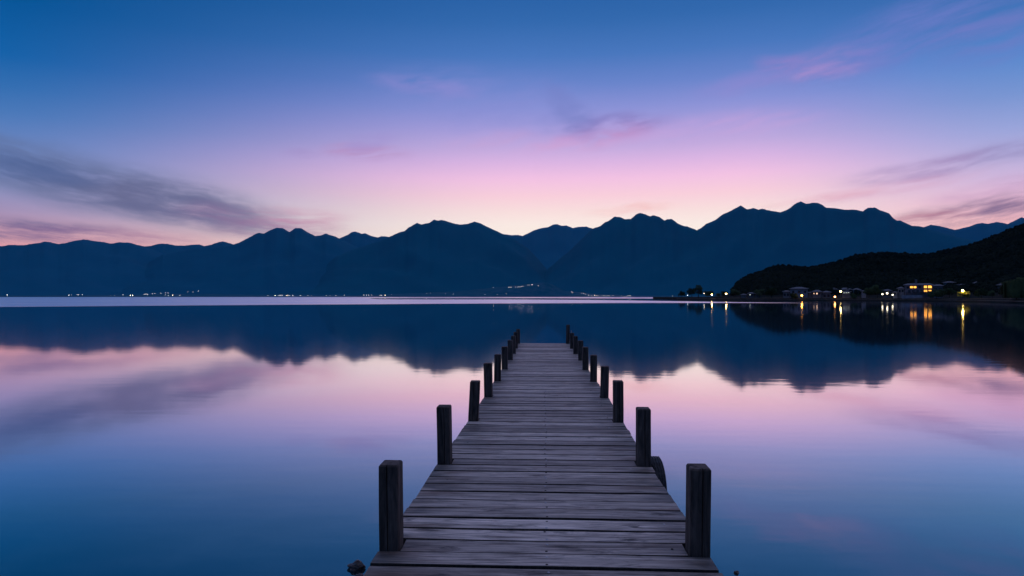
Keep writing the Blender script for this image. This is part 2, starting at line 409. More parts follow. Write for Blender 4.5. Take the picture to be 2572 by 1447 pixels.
# ------------------------------------------------------------------ jetty
LB = [(-3,.975),(4.0,.973),(6.1,.957),(8.2,.918),(10.2,.897),(12.1,.893),(14.05,.876),(16.15,.864),(17.9,.866),(19.75,.886),(21.85,.898)]
RB = [(-3,.962),(4.0,.957),(6.1,.943),(8.2,.946),(10.2,.955),(12.1,.932),(14.05,.908),(16.15,.925),(17.9,.882),(19.75,.866),(21.85,.812)]
def interp(T, y):
    if y <= T[0][0]: return T[0][1]
    for (a, va), (c, vc) in zip(T, T[1:]):
        if y <= c: return va + (vc - va) * (y - a) / (c - a)
    return T[-1][1]
PY = [y for y, _ in LB[1:]]
HL = [.504,.512,.478,.50,.472,.469,.469,.47,.473,.46]
HR = [.505,.504,.49,.462,.467,.465,.462,.467,.452,.60]
PW, PD = .118, .145
jetty = empty('jetty', (0, 0, 0))
tag(jetty, 'long weathered plank jetty with square posts running out over the calm lake', 'jetty')
# boards
bounds = []
y = PY[0]
while y > -1.5: y -= .207; bounds.append(y)
bounds.reverse()
for i in range(9):
    n_ = max(1, round((PY[i+1] - PY[i]) / .205))
    for k in range(n_): bounds.append(PY[i] + (PY[i+1] - PY[i]) * k / n_)
bounds += [PY[-1], PY[-1] + .2]
bb = MB(); nail_pos = []
rb = random.Random(21)
prev_tilt = 0
for j in range(len(bounds) - 1):
    y0, y1 = bounds[j], bounds[j+1]
    fixed = any(abs(y0 - p) < 1e-6 for p in PY)
    gap0, gap1 = rb.uniform(.005,.013), rb.uniform(.005,.012)
    if rb.random() < .13: gap1 += rb.uniform(.006,.012)
    zj = rb.uniform(-.002,.002); til = rb.uniform(-.007,.007)
    bow = rb.uniform(-.007,.007); bowz = rb.uniform(-.003,.003); cup = rb.uniform(-.002,.003)
    xl, xr = -interp(LB, (y0+y1)/2) - rb.uniform(-.006,.006), interp(RB, (y0+y1)/2) + rb.uniform(-.006,.006)
    for pi, p in enumerate(PY):
        if y1 > p - .02 + .03 and y0 < p + PD - .02:
            xl = -LB[pi+1][1] + PW + .006; xr = RB[pi+1][1] - PW - .006
    if abs(y0 - (PY[0] - .207)) < .02: gap0 += .012; bow += .006; til -= .004
    nx = 14; vs = []; ch = .004
    for i in range(nx + 1):
        t = i / nx; x = xl + (xr - xl) * t; s = 1 - (2*t - 1) ** 2
        dy = bow * s + til * (t - .5) + mn.noise(Vector((x * 1.3, j * 7.1, 0))) * .003
        dz = zj + bowz * s + mn.noise(Vector((x * 2, j * 3.3, 5))) * .002
        a, c = y0 + gap0 + dy, y1 - gap1 + dy
        wob0 = mn.noise(Vector((x * 5, j * 1.7, 9))) * .0025; wob1 = mn.noise(Vector((x * 5, j * 1.7, 19))) * .0025
        a += wob0; c += wob1
        top = DECK_Z + dz; ym = (a + c) / 2
        for (yy, zz) in ((a, top - .042), (a, top - ch), (a + ch, top), (ym, top - cup), (c - ch, top), (c, top - ch), (c, top - .042)):
            vs.append((x, yy, zz))
    fs = []; K = 7
    for i in range(nx):
        for k in range(K):
            k2 = (k + 1) % K
            fs.append((i*K+k, i*K+k2, (i+1)*K+k2, (i+1)*K+k))
    fs += [tuple(range(K))[::-1], tuple(nx*K + k for k in range(K))]
    fl = [f[::-1] for f in fs]
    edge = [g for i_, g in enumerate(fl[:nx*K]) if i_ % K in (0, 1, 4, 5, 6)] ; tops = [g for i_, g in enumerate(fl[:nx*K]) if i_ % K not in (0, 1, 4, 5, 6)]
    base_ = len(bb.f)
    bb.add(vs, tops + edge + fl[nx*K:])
    for q_ in range(base_ + len(tops), base_ + len(tops) + len(edge)): bb.m[q_] = 1  # sides and chamfers coloured dark to paint the shade between boards
    if y0 > 2.6:
        for yy in (y0 + .045, y1 - .045): nail_pos.append((.012 + rb.uniform(-.012,.012), yy + rb.uniform(-.01,.01), DECK_Z + zj + bowz))
        if rb.random() < .35: nail_pos.append((rb.choice((-1,1)) * rb.uniform(.74,.80), y0 + rb.uniform(.05,.15), DECK_Z + zj))
deck = bb.build('deck_boards', [BOARD, BEAM_AND_GAP], jetty)
nb = MB(); nb.ball((0,0,0), 1, sub=1, sq=(.0085,.0085,.003))
nail0 = nb.build('nail', NAIL, jetty, smooth=True)
nail_dark = nb.build('nail', simple('rusted_nail', (.02,.016,.014), .8, .1), jetty, smooth=True); nail_dark.location = (-.05, 2.4, DECK_Z)
for i, p in enumerate(nail_pos[:98]):
    o = nail0 if i == 0 else (nail0.copy() if i % 2 == 0 else nail_dark.copy())
    if i: COL.objects.link(o); o.parent = jetty
    o.location = p
# stringers and cross beams
for x in (-.70, 0, .68):
    q = MB(); q.box(x-.04, x+.04, -2, 21.8, DECK_Z - .22, DECK_Z - .052); q.build('stringer', BEAM_AND_GAP, jetty)
for i, p in enumerate(PY):
    q = MB(); q.box(-LB[i+1][1] - .02, RB[i+1][1] + .02, p + PD + .003, p + PD + .075, DECK_Z - .36, DECK_Z - .225); q.build('cross_beam', BEAM_AND_GAP, jetty)
# posts
def post(xo, side, y, h, k):
    r_ = random.Random(k * 13 + 5)
    q = MB(); w, d = PW, PD; hw, hd = w/2, d/2
    cx_, cy_ = xo - side * hw, y + hd
    lean = (r_.uniform(-.010,.010), r_.uniform(-.008,.008)); tw = r_.uniform(-.03,.03)
    if k == 3: lean = (.022, 0)
    # outline with a drying split on the faces
    sp = r_.uniform(-.015,.02); sd = .007
    ch = .007
    def ring(z, sc=1.0, split=1.0, dz=0):
        s = sd * split
        P = [(-hw+ch,-hd),(sp-.004,-hd),(sp,-hd+s*2.4),(sp+.004,-hd),(hw-ch,-hd),(hw,-hd+ch),(hw,-.012),(hw-s,-.008),(hw,-.004),(hw,hd-ch),(hw-ch,hd),(-hw+ch,hd),(-hw,hd-ch),(-hw,.010),(-hw+s,.006),(-hw,.002),(-hw,-hd+ch)]
        t = (z - DECK_Z) / h if z > DECK_Z else 0
        out = []
        for (a, c) in P:
            jx = mn.noise(Vector((a*9, c*9, z*3 + k*5))) * .0022
            a2, c2 = a * sc + jx, c * sc + jx
            ca, sa = math.cos(tw), math.sin(tw)
            out.append((cx_ + a2*ca - c2*sa + lean[0]*t, cy_ + a2*sa + c2*ca + lean[1]*t, z + dz))
        return out
    zt = DECK_Z + h
    zs = [(-1.6,1,0),(.0,1,.2),(DECK_Z-.06,1,.5)] + [(DECK_Z + h * f, 1, min(1, .5 + f)) for f in (.1,.3,.5,.7,.88)] + [(zt-.010,1,1),(zt,.90,1)]
    rs = [ring(z, s, p) for z, s, p in zs]
    K = len(rs[0]); vs = [v for r in rs for v in r]; fs = []
    for i in range(len(rs)-1):
        for t in range(K): fs.append((i*K+t, i*K+(t+1)%K, (i+1)*K+(t+1)%K, (i+1)*K+t))
    b0 = (len(rs)-1)*K
    c = len(vs); vs.append((cx_ + lean[0], cy_ + lean[1], zt + .003))
    for t in range(K): fs.append((b0+t, b0+(t+1)%K, c))
    q.add(vs, fs)
    return q.build('post', POSTM, jetty)
for i, p in enumerate(PY):
    post(-LB[i+1][1], -1, p, HL[i], i + 1)
    post(RB[i+1][1], 1, p, HR[i], i + 101)
# landing beneath the near end of the jetty
rp = MB(); pts = []
for i in range(13):
    t = i / 12; pts.append((.86 + .05*t, 21.86 - 1.9*t, DECK_Z + .42 - .5*math.sin(t*math.pi)*.6 - .1*t))
rp.tube(pts, .011, 6)
tag(rp.build('rope', ROPE), 'thin pale rope slung between the two farthest posts on the right of the jetty', 'rope')

# tyre fender
ty = empty('rubber_tyre', (1.012, 6.33, DECK_Z - .268), R(2))
tag(ty, 'black tyre hung as a fender on the right edge of the jetty', 'tyre')
q = MB(); RO, RI, WD = .30, .19, .118
prof = [(-.5*WD*.7,RI),(-.5*WD,RI+.03),(-.5*WD*1.02,RI+.06),(-.5*WD*.9,RO-.018),(-.5*WD*.72,RO-.003)]
for g0 in (-.3,-.1,.1,.3):
    prof += [((g0-.06)*WD,RO),((g0-.035)*WD,RO-.008),((g0+.035)*WD,RO-.008),((g0+.06)*WD,RO)]
prof += [(.5*WD*.72,RO-.003),(.5*WD*.9,RO-.018),(.5*WD*1.02,RI+.06),(.5*WD,RI+.03),(.5*WD*.7,RI)]
NS = 72; vs = []
for s in range(NS):
    a = 2*math.pi*s/NS
    for (x, r) in prof:
        rr = r - (.005 if (r > RO-.001 and s % 3 == 0) else 0)
        vs.append((x, rr*math.cos(a), rr*math.sin(a)))
K = len(prof); fs = [((s*K)+k, (s*K)+(k+1)%K, ((s+1)%NS)*K+(k+1)%K, ((s+1)%NS)*K+k) for s in range(NS) for k in range(K)]
q.add(vs, fs); q.build('tread', RUBBER, ty)

# rocks at the near shore
def rock(px, py, sx, sy, sz, rz, label, seed, sink=.25):
    p = on_water(px, py); q = MB(); vs, fs = ICO[2]
    out = []
    for v in vs:
        n1 = mn.noise(v * 1.3 + Vector((seed, 0, 0))); n2 = mn.noise(v * 3.5 + Vector((0, seed, 0)))
        r = 1 + .45 * n1 + .18 * n2
        out.append((round(v.x * 3.2) / 3.2 * .5 * r + v.x * .5 * r, v.y * r, v.z * r))
    q.add([(a*sx, c*sy, z*sz) for a, c, z in out], fs)
    o = q.build('rock', ROCK); o.location = (p.x, p.y, sz * (1 - sink) - sz * .4); o.rotation_euler = (0, R(-14), rz)
    tag(o, label, 'rock', 'rocks breaking the water by the jetty'); return o
rock(895, 1427, .056, .045, .036, .3, 'dark wet rock beside the left edge of the jetty', 3)
rock(900, 1452, .036, .03, .018, .1, 'small dark rock touching the jetty at the bottom edge of the photo', 8)
rock(1849, 1440, .018, .016, .012, 0, 'tiny dark stone in the water right of the jetty', 5)

# ground behind the viewer, where the jetty starts
GROUND = simple('shore_gravel', (.10,.09,.08), .9, .2, noise=(.17,.155,.14), bscale=3, bump=.5)
q = MB(); nx, ny = 40, 14; vs = []
for j in range(ny+1):
    for i in range(nx+1):
        x = -300 + 600*i/nx; y = -.2 - 160*(j/ny)**1.6
        vs.append((x, y, -.35 + min(1.4, .11*(-.2 - y) ** .8 * 1.0) + .12*mn.noise(Vector((x*.1, y*.1, 0)))))
q.add(vs, [(j*(nx+1)+i, (j+1)*(nx+1)+i, (j+1)*(nx+1)+i+1, j*(nx+1)+i+1) for j in range(ny) for i in range(nx)])
q.build('ground', GROUND, kind='structure')

# ------------------------------------------------------------------ mountains
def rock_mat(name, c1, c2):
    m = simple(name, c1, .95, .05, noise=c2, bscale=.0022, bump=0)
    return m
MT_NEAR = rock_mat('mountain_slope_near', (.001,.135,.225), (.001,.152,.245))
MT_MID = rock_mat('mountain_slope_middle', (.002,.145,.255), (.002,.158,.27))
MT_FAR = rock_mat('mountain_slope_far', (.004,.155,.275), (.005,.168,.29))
def ridge(name, pts, D, foot, mat, seed, rug=1.0, relief=1.0, power=1.25):
    pts = sorted(pts)
    x0, x1 = pts[0][0], pts[-1][0]; step = 3.0
    n_ = int((x1 - x0) / step) + 1; rows = 22; vs = []
    for i in range(n_):
        px = x0 + (x1 - x0) * i / (n_ - 1)
        py = interp(pts, px)
        py += rug * (mn.noise(Vector((px * .06, seed, 0))) * 1.3 + mn.noise(Vector((px * .17, seed, 3))) * 1.3 + mn.noise(Vector((px * .45, seed, 7))) * .6)
        py = min(py, 744)
        top = at_dist(px, py, D); zr = max(top.z, 3.0); a = math.atan2(top.x, top.y)
        for j in range(rows + 1):
            s = j / rows
            d = foot + (D - foot) * s
            z = zr * s ** power
            w = s * (1 - s) * 4
            rg = abs(mn.noise(Vector((a * 13 + s * (2.2 if seed % 2 else -2.2), s * 2.4, seed)))) * 2 - .5 + .5 * mn.noise(Vector((a * 40 - s * 4, s * 6, seed)))
            z -= relief * w * zr * .065 * (rg + .3)
            d2 = d + relief * w * (D - foot) * .05 * mn.noise(Vector((a * 30, s * 3, seed + 9)))
            if j == 0: z = -25
            vs.append((math.sin(a) * d2, math.cos(a) * d2, z))
        for (k, zz) in ((1.05, .72), (1.13, .35), (1.2, -.05)):
            vs.append((math.sin(a) * D * k, math.cos(a) * D * k, zr * zz - 2))
    K = rows + 4
    q = MB(); q.add(vs, [(i*K+j, (i+1)*K+j, (i+1)*K+j+1, i*K+j+1) for i in range(n_-1) for j in range(K-1)])
    return q.build(name, mat, smooth=True, kind='structure')
FARL = [(-1500,600),(-900,575),(-500,600),(-250,590),(-120,612),(0,618.5),(27,615),(59,616),(82,612),(101,610),(110,606.5),(125,608),(147,613),(163,611),(185,605),(212,601),(237,605.5),(259,608),(280,612),(302,608),(327,610),(343,614.4),(362,619),(420,640),(520,680),(640,742)]
FARL2 = [(260,700),(330,640),(362,619),(381,617),(400,612),(422,612.5),(441,616.6),(465,617),(485,614.5),(501,614),(513,618),(531,614.4),(558,605.7),(574,610),(587,614),(640,618),(720,640),(800,640),(836,600),(853,599),(872,590),(884.4,582.5),(895,581.7),(907.6,587.6),(917,585.7),(932,592.5),(949.8,596.6),(959,593),(978,595.3),(1010,610),(1080,660),(1150,744)]
MIDL = [(250,744),(300,700),(408,640),(487,624),(560,618),(587,614),(599,610),(629,594.6),(650,584.5),(664,586),(680,577.7),(694,572),(710,573),(726.6,583),(741.5,573),(756.5,573),(774,584.4),(792,592.5),(804,591.7),(817.7,586.6),(836.8,592.5),(853,599),(880,612),(930,640),(1000,690),(1060,744)]
NEARC = [(480,744),(627,723),(790,688),(845,644),(899,622.5),(948,607.5),(978,595),(997,585.7),(1016.4,580.3),(1024.6,573),(1047.7,559.3),(1057,564),(1079,559.3),(1090,551.7),(1098,554.4),(1109,551.7),(1122.6,555.8),(1136,560.4),(1152.5,564),(1174,562.6),(1192,556.6),(1207,561),(1223,569.4),(1253,583),(1290,600),(1322,620),(1347,645),(1370,672),(1400,715),(1430,744)]
FARC = [(1150,640),(1200,600),(1253,586),(1267,588.5),(1286,591),(1300.7,590),(1311.6,593),(1328,584.8),(1341.5,578.8),(1356.5,573.4),(1377,570.4),(1390.5,563.6),(1400,563),(1409.6,567),(1423,566.6),(1439.5,573),(1453,569.8),(1472,569),(1488.5,574.4),(1520,590),(1600,640)]
NEARR = [(1290,744),(1350,700),(1385,668),(1407,649),(1434,627),(1461,600),(1488,574),(1505,569.3),(1518.5,559.5),(1532,553),(1543,543.4),(1559,546),(1569,550.8),(1584,550),(1597.4,538.5),(1608,534.4),(1620.5,538.5),(1633,543.4),(1642,540.7),(1657,545.3),(1669.5,554.3),(1676,550.2),(1687,550.2),(1701,560.3),(1717,567.6),(1725.3,568.5),(1750,578),(1800,605),(1900,670),(1980,744)]
MIDR = [(1560,744),(1640,660),(1700,610),(1750,578),(1758,574),(1775.7,561.7),(1796,553),(1815,538.5),(1834,530.4),(1860,516),(1876.7,525.5),(1895,523),(1906,527),(1914.6,524),(1934,529),(1959.5,533.3),(1979,526.3),(1996,512.3),(2011.4,505.8),(2024,511.4),(2052,509),(2063,513),(2074.6,521.3),(2102.7,523.5),(2122,527),(2145,526.3),(2167,530.5),(2180,522),(2198,521.3),(2212,528.3),(2234.6,536.7),(2243,547.4),(2253,554.4),(2261.3,553.6),(2276.7,560.9),(2290.8,567.6),(2307.6,567.6),(2319,570.7),(2333,575.5),(2369,585.3),(2411.5,596.5),(2448,603.5),(2600,650),(2900,744)]
FARR = [(2200,620),(2290,580),(2319,571),(2338.5,564.2),(2372,570.4),(2397.5,577.4),(2434,569.3),(2448,563.4),(2467.6,560),(2481.7,562),(2502.7,557.5),(2521,560),(2531,563),(2566,545.4),(2600,560),(2800,540),(3100,580),(3500,540),(4200,590)]
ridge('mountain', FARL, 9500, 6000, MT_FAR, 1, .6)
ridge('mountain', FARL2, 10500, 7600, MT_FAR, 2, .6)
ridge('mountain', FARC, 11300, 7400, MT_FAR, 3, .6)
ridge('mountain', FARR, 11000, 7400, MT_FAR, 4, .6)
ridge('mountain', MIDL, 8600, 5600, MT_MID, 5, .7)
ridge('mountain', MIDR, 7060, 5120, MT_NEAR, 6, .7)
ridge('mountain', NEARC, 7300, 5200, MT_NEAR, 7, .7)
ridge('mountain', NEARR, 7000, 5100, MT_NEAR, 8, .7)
# low ground along the far shore with the settled spur
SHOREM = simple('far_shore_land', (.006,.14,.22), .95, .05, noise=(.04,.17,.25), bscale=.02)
FS = [(-1500,742),(0,742),(300,741),(500,738),(700,741.5),(900,741),(1000,738),(1150,732),(1230,723),(1300,716),(1345,711),(1372,709),(1392,717),(1420,731),(1500,739),(1600,742),(1900,743),(2600,742),(4200,742)]
ridge('far_shore', FS, 5150, 4880, SHOREM, 12, .25, .3, 1.0)

# ------------------------------------------------------------------ near headland
DS = [(1640,640),(1680,560),(1700,505),(1800,415),(1900,390),(2100,362),(2300,340),(2450,300),(2572,245),(2800,190),(3300,120),(4200,90)]
RIDGE = [(1640,746),(1690,746),(1790,745.5),(1832,742),(1840,728),(1850,711),(1864,701),(1883.7,690),(1920,680),(1934,672),(1968,667.5),(1996,669.5),(2029.7,673),(2046.5,671),(2083,662),(2102.7,658),(2125,650),(2147.6,643),(2187,636),(2240,635),(2271,638.5),(2305,640),(2327,639.5),(2378,629),(2411.5,621.5),(2448,612),(2481.7,599),(2523.8,582),(2552,569.5),(2572,563.5),(2700,520),(2900,490),(3300,500),(4200,560)]
RD = [(1640,720),(1840,560),(1950,600),(2200,680),(2572,760),(3300,800),(4200,700)]
def hill_z(px, d):
    ds, rd = interp(DS, px), interp(RD, px)
    zr = at_dist(px, interp(RIDGE, px), rd).z
    if px < 1840: rd = min(rd, ds + 110)
    flat = ds + 42
    if d < ds: return -1.2 * min(1, (ds - d) / 8)
    if d < ds + 7: return 1.15 * ((d - ds) / 7) ** .8
    if d < flat: return 1.15 + .35 * (d - ds - 7) / 35
    if d <= rd:
        t = (d - flat) / (rd - flat)
        return 1.5 + max(0, zr - 1.5) * (.45 * t + .55 * t ** 1.5)
    t = min(1, (d - rd) / 160)
    return 1.5 + max(0, zr - 1.5) * (1 - t) - 3 * t
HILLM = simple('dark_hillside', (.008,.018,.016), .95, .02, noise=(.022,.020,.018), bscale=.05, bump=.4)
q = MB(); vs = []; XS = []
x = 1640.0
while x < 4200: XS.append(x); x += 7 if x < 2700 else 40
SR = [-.06,0,.006,.02,.05,.09,.13,.18,.25,.33,.42,.52,.62,.72,.82,.91,1,1.12,1.3,1.6]
for x in XS:
    ds, rd = interp(DS, x), interp(RD, x); a = paz(x)
    if x < 1840: rd = min(rd, ds + 110)
    for s in SR:
        d = ds + (rd - ds) * s
        if s == .02: d = ds + 7
        z = hill_z(x, d) + (mn.noise(Vector((x*.03, d*.02, 0))) * .02 * max(0, hill_z(x, d)-1.5) if s < .9 else 0)
        vs.append((math.sin(a)*d, math.cos(a)*d, z))
K = len(SR)
q.add(vs, [(i*K+j, (i+1)*K+j, (i+1)*K+j+1, i*K+j+1) for i in range(len(XS)-1) for j in range(K-1)])
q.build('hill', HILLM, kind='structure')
def ground_pt(px, py, dmin=None):
    """where the ray through that pixel meets the headland"""
    ds = interp(DS, px); d = ds + 7 if dmin is None else dmin
    dd = pdir(px, py); k = dd.z / math.hypot(dd.x, dd.y)
    while d < 900:
        if CAM_H + k * d <= hill_z(px, d): break
        d += 1.0
    a = paz(px); return Vector((math.sin(a)*d, math.cos(a)*d, hill_z(px, d))), d
def spot(px, back):
    d = interp(DS, px) + back; a = paz(px)
    return Vector((math.sin(a)*d, math.cos(a)*d, hill_z(px, d))), d
# scrub and woods covering the hill: beyond counting
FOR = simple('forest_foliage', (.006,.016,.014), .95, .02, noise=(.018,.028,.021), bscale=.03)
q = MB(); rf = random.Random(5); cnt = 0
while cnt < 13000:
    x = rf.uniform(1838, 3000) if rf.random() < .9 else rf.uniform(3000, 4100)
    ds, rd = interp(DS, x), interp(RD, x); t = rf.random() ** .8
    d = ds + 60 + (rd - ds - 60) * t * 1.02
    if x < 1852 and t > .2: pass
    z = hill_z(x, d); a = paz(x)
    if z < 3.0: cnt += 1; continue
    r = rf.uniform(.8, 1.7) * (1.0 if x > 1900 else .8)
    if rf.random() < .06: r *= 1.35
    if d > rd - 12: r *= .72
    p = Vector((math.sin(a)*d, math.cos(a)*d, z + r * .25))
    random.seed(cnt)
    q.ball(p, r, sub=1, jit=.22, sq=(rf.uniform(.85,1.2), 1, rf.uniform(.8,1.35)))
    cnt += 1
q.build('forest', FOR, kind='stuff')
random.seed(11)

# ------------------------------------------------------------------ trees
BARK = simple('tree_bark', (.05,.042,.035), .9, .1, noise=(.09,.08,.07), bscale=3)
LEAF = simple('leaf_dark', (.035,.065,.035), .8, .15, noise=(.075,.12,.05), bscale=.8)
LEAF_LAMPLIT = simple('leaf_lamplit', (.20,.20,.035), .7, .2, noise=(.30,.28,.05), bscale=.8)  # yellow lamplight is put into this leaf colour
def tree(name, px, pyt, wpx, back, label, leaf=LEAF, group=None, n_leaf=1500, style='round', seed=0, yb=None):
    rr = random.Random(seed * 31 + 7)
    base, d = spot(px, back)
    m, mv = msc(px, d)
    zt = CAM_H + (745.3 - pyt) * mv; H = max(1.5, zt - base.z); rad = wpx * m / 2
    root = empty(name, base, rr.uniform(0, 6)); tag(root, label, 'tree', group)
    tb = MB(); th = H * (.45 if style != 'bush' else .2)
    tb.tube([(0,0,-.3),(.1,0,th*.5),(0,.1,th),(.1,.05,H*.85)], [H*.035,H*.028,H*.02,H*.006], 7)
    lobes = []
    nl = 16 if style != 'willow' else 18
    for i in range(nl):
        a = rr.uniform(0, 2*math.pi); u = rr.random() ** .5
        if style == 'tall': zz = rr.uniform(.3, .93); rw = rad * (1.05 - .8*abs(zz-.5)) * .75
        elif style == 'willow': zz = rr.uniform(.66, .86); rw = rad * .62
        elif style == 'bush': zz = rr.uniform(.2, .8); rw = rad * .8
        else: zz = rr.uniform(.38, .86); rw = rad * math.sqrt(max(.1, 1 - ((zz-.5)/.55)**2)) * .78
        c = Vector((math.cos(a)*u*rw, math.sin(a)*u*rw, zz*H)); lobes.append((c, rad * rr.uniform(.28,.48)))
        tb.tube([(0,0,th*rr.uniform(.6,1)), (c.x*.5, c.y*.5, (th+c.z)/2), tuple(c)], [H*.012,H*.008,H*.003], 5)
    tb.build('trunk', BARK, root)
    cb = MB(); ls = max(.10, rad * .085)
    for i in range(n_leaf):
        c, r = rr.choice(lobes)
        v = Vector((rr.gauss(0,1), rr.gauss(0,1), rr.gauss(0,1))).normalized() * r * rr.random() ** .33
        p = c + Vector((v.x, v.y, v.z * .8))
        if style == 'willow' and rr.random() < .75:
            # hanging strand
            out = Vector((p.x, p.y, 0)); out = out.normalized() if out.length > .01 else Vector((1,0,0))
            p = p + out * rad * .12; lenS = rr.uniform(.25,.6) * H; zb = max(.35, p.z - lenS); ww = ls * .8
            t_ = out.cross(Vector((0,0,1)))
            for s_ in range(4):
                z1 = p.z + (zb - p.z) * s_/4; z2 = p.z + (zb - p.z) * (s_+.9)/4; j = rr.uniform(-.06,.06)
                cb.add([p + t_*(ww/2+j) + Vector((0,0,z1-p.z)), p - t_*(ww/2-j) + Vector((0,0,z1-p.z)), p - t_*(ww*.3-j) + Vector((0,0,z2-p.z)), p + t_*(ww*.3+j) + Vector((0,0,z2-p.z))], [(0,1,2,3)])
            continue
        a1 = Vector((rr.gauss(0,1), rr.gauss(0,1), rr.gauss(0,1))).normalized(); a2 = a1.orthogonal().normalized(); s_ = ls * rr.uniform(.6,1.5)
        cb.add([p + a1*s_, p + a2*s_*.6, p - a1*s_, p - a2*s_*.6], [(0,1,2,3)])
    cb.build('crown', leaf, root)
    return root
G1 = 'trees on the dark waterfront'
tree('tree', 1713, 731, 20, 12, 'small dark tree at the left tip of the headland', group=G1, seed=1)
tree('tree', 1738, 722, 24, 14, 'dark rounded tree left of the tallest tree on the headland tip', group=G1, seed=2)
tree('tree', 1754, 716, 24, 12, 'tallest dark tree on the headland tip', group=G1, seed=3, style='tall', n_leaf=2200)
tree('tree', 1781, 731, 26, 16, 'broad low dark tree behind the second lamp from the headland tip', group=G1, seed=4)
tree('tree', 1803, 737, 16, 18, 'low dark tree between the two bright lamps of the headland tip', group=G1, seed=5)
tree('tree', 1820, 732, 22, 20, 'dark tree behind the bright lamp at the foot of the hill', group=G1, seed=6)
tree('tree', 1846, 727, 26, 26, 'dark tree at the foot of the hill where the headland widens', group=G1, seed=7)
tree('tree', 1908, 726, 30, 20, 'dark tree right of the small house below the hill end', group=G1, seed=8)
tree('tree', 1938, 722, 34, 18, 'large dark tree left of the grey block by the water', group=G1, seed=9)
tree('tree', 1996, 736, 24, 6, 'dark bush left of the orange waterfront lamp', group=G1, seed=10, style='bush')
tree('tree', 2148, 738, 26, 10, 'low dark bush under the long pale roofs', group=G1, seed=11, style='bush')
tree('tree', 2182, 722, 30, 12, 'dark tree left of the big green tree in the village', group=G1, seed=12)
tree('tree', 2204, 715, 34, 16, 'big dark green tree left of the three white lamps', group=G1, seed=13, n_leaf=2200)
tree('tree', 2352, 727, 44, 8, 'wide dark tree in front of the right end of the lit house', group=G1, seed=14, n_leaf=2200)
tree('tree', 2384, 722, 34, 22, 'dark tree between the lit house and the yellow lit tree', group=G1, seed=15)
tree('tree', 2418, 731.5, 40, 6.3, 'bare looking tree lit yellow by the lamp above it', leaf=LEAF_LAMPLIT, group=G1, seed=16, n_leaf=1100)
tree('tree', 2466, 722, 44, 20, 'dark tree right of the yellow lit tree', group=G1, seed=17)
tree('tree', 2492, 729, 26, 12, 'small dark tree left of the pale hut by the willow', group=G1, seed=21)
tree('willow_tree', 2552, 699, 84, 6, 'big drooping willow at the right edge of the photo', leaf=simple('willow_leaf', (.065,.092,.036), .75, .15, noise=(.095,.125,.048), bscale=.6), group=G1, seed=18, n_leaf=3200, style='willow')

# ------------------------------------------------------------------ houses
WALLW = simple('whitewashed_wall', (.36,.37,.42), .85, .2, noise=(.24,.25,.28), bscale=.7)
WALLG = simple('grey_plaster_wall', (.19,.20,.23), .85, .2, noise=(.12,.125,.14), bscale=.7)
ROOFT = simple('grey_roof_tiles', (.12,.12,.14), .7, .3, noise=(.19,.19,.21), bscale=1.2, bump=.4)
PANE = simple('dark_window_pane', (.02,.02,.025), .15, .5)
TIMB = simple('window_timber', (.10,.06,.04), .7, .2)
WARM = emis('warm_window_light', (1.0,.40,.06), 2.6)
PINK = emis('pale_window_light', (1.0,.62,.42), 1.6)
COOL = emis('cool_window_light', (.75,.85,.8), .9)
def house(px0, px1, py_eave, py_roof, back, label, depth=8.0, wall=WALLW, wins=(), hip=.35, storeys=1, roofm=ROOFT, over=.7, name='house', base_y=None, group='houses of the lakeside village', face=0.0, cat='house'):
    """px0..px1 wall span, py_eave / py_roof heights in the photo; wins: (px, py, w, h, material)"""
    pxc = (px0 + px1) / 2; base, d = spot(pxc, back)
    if base_y is not None: base, d = ground_pt(pxc, base_y)
    m, mv = msc(pxc, d); Wd = (px1 - px0) * m; He = CAM_H + (745.3 - py_eave) * mv - base.z; Hr = CAM_H + (745.3 - py_roof) * mv - base.z
    He = max(He, 1.2); Hr = max(Hr, He + .3)
    a = math.atan2(base.x, base.y)
    root = empty(name, base, -a + face); tag(root, label, cat, group)
    q = MB(); hw = Wd / 2
    q.box(-hw, hw, 0, depth, -1.5, He); q.build('wall', wall, root)
    q = MB(); o = over; h = min(hip * Wd, hw * .9)
    vs = [(-hw-o,-o,He+.003),(hw+o,-o,He+.003),(hw+o,depth+o,He+.003),(-hw-o,depth+o,He+.003),(-hw-o,-o,He+.2),(hw+o,-o,He+.2),(hw+o,depth+o,He+.2),(-hw-o,depth+o,He+.2),(-hw+h,depth/2,Hr),(hw-h,depth/2,Hr)]
    q.add(vs, [(0,3,2,1),(0,1,5,4),(1,2,6,5),(2,3,7,6),(3,0,4,7),(4,5,9,8),(5,6,9),(6,7,8,9),(7,4,8)])
    q.build('roof', roofm, root)
    wl_ = list(wins)
    if wins == ():
        nw = max(2, int(Wd / 2.6))
        for s_ in range(storeys):
            for k in range(nw):
                wl_.append((px0 + (px1-px0) * (k + .5) / nw, py_eave + (1.6 + s_ * 2.7) / mv, 1.0 / m, 1.2 / mv, PANE))
    for (wx, wy, ww, wh, mt) in wl_:
        x = (wx - pxc) * m; z = CAM_H + (745.3 - wy) * mv - base.z; w2, h2 = ww * m / 2, wh * mv / 2
        if z - h2 < .1 or abs(x) + w2 > hw: continue
        f = MB(); t_ = .09
        f.box(x-w2-t_, x-w2, -.06, .02, z-h2-t_, z+h2+t_); f.box(x+w2, x+w2+t_, -.06, .02, z-h2-t_, z+h2+t_)
        f.box(x-w2, x+w2, -.06, .02, z+h2, z+h2+t_); f.box(x-w2, x+w2, -.06, .02, z-h2-t_, z-h2)
        f.box(x-.03, x+.03, -.055, .015, z-h2, z+h2)
        fo = f.build('window', TIMB, root)
        g_ = MB(); g_.box(x-w2+.002, x+w2-.002, -.03, -.005, z-h2+.002, z+h2-.002); g_.build('pane', mt, fo)
    return root, m, base, a
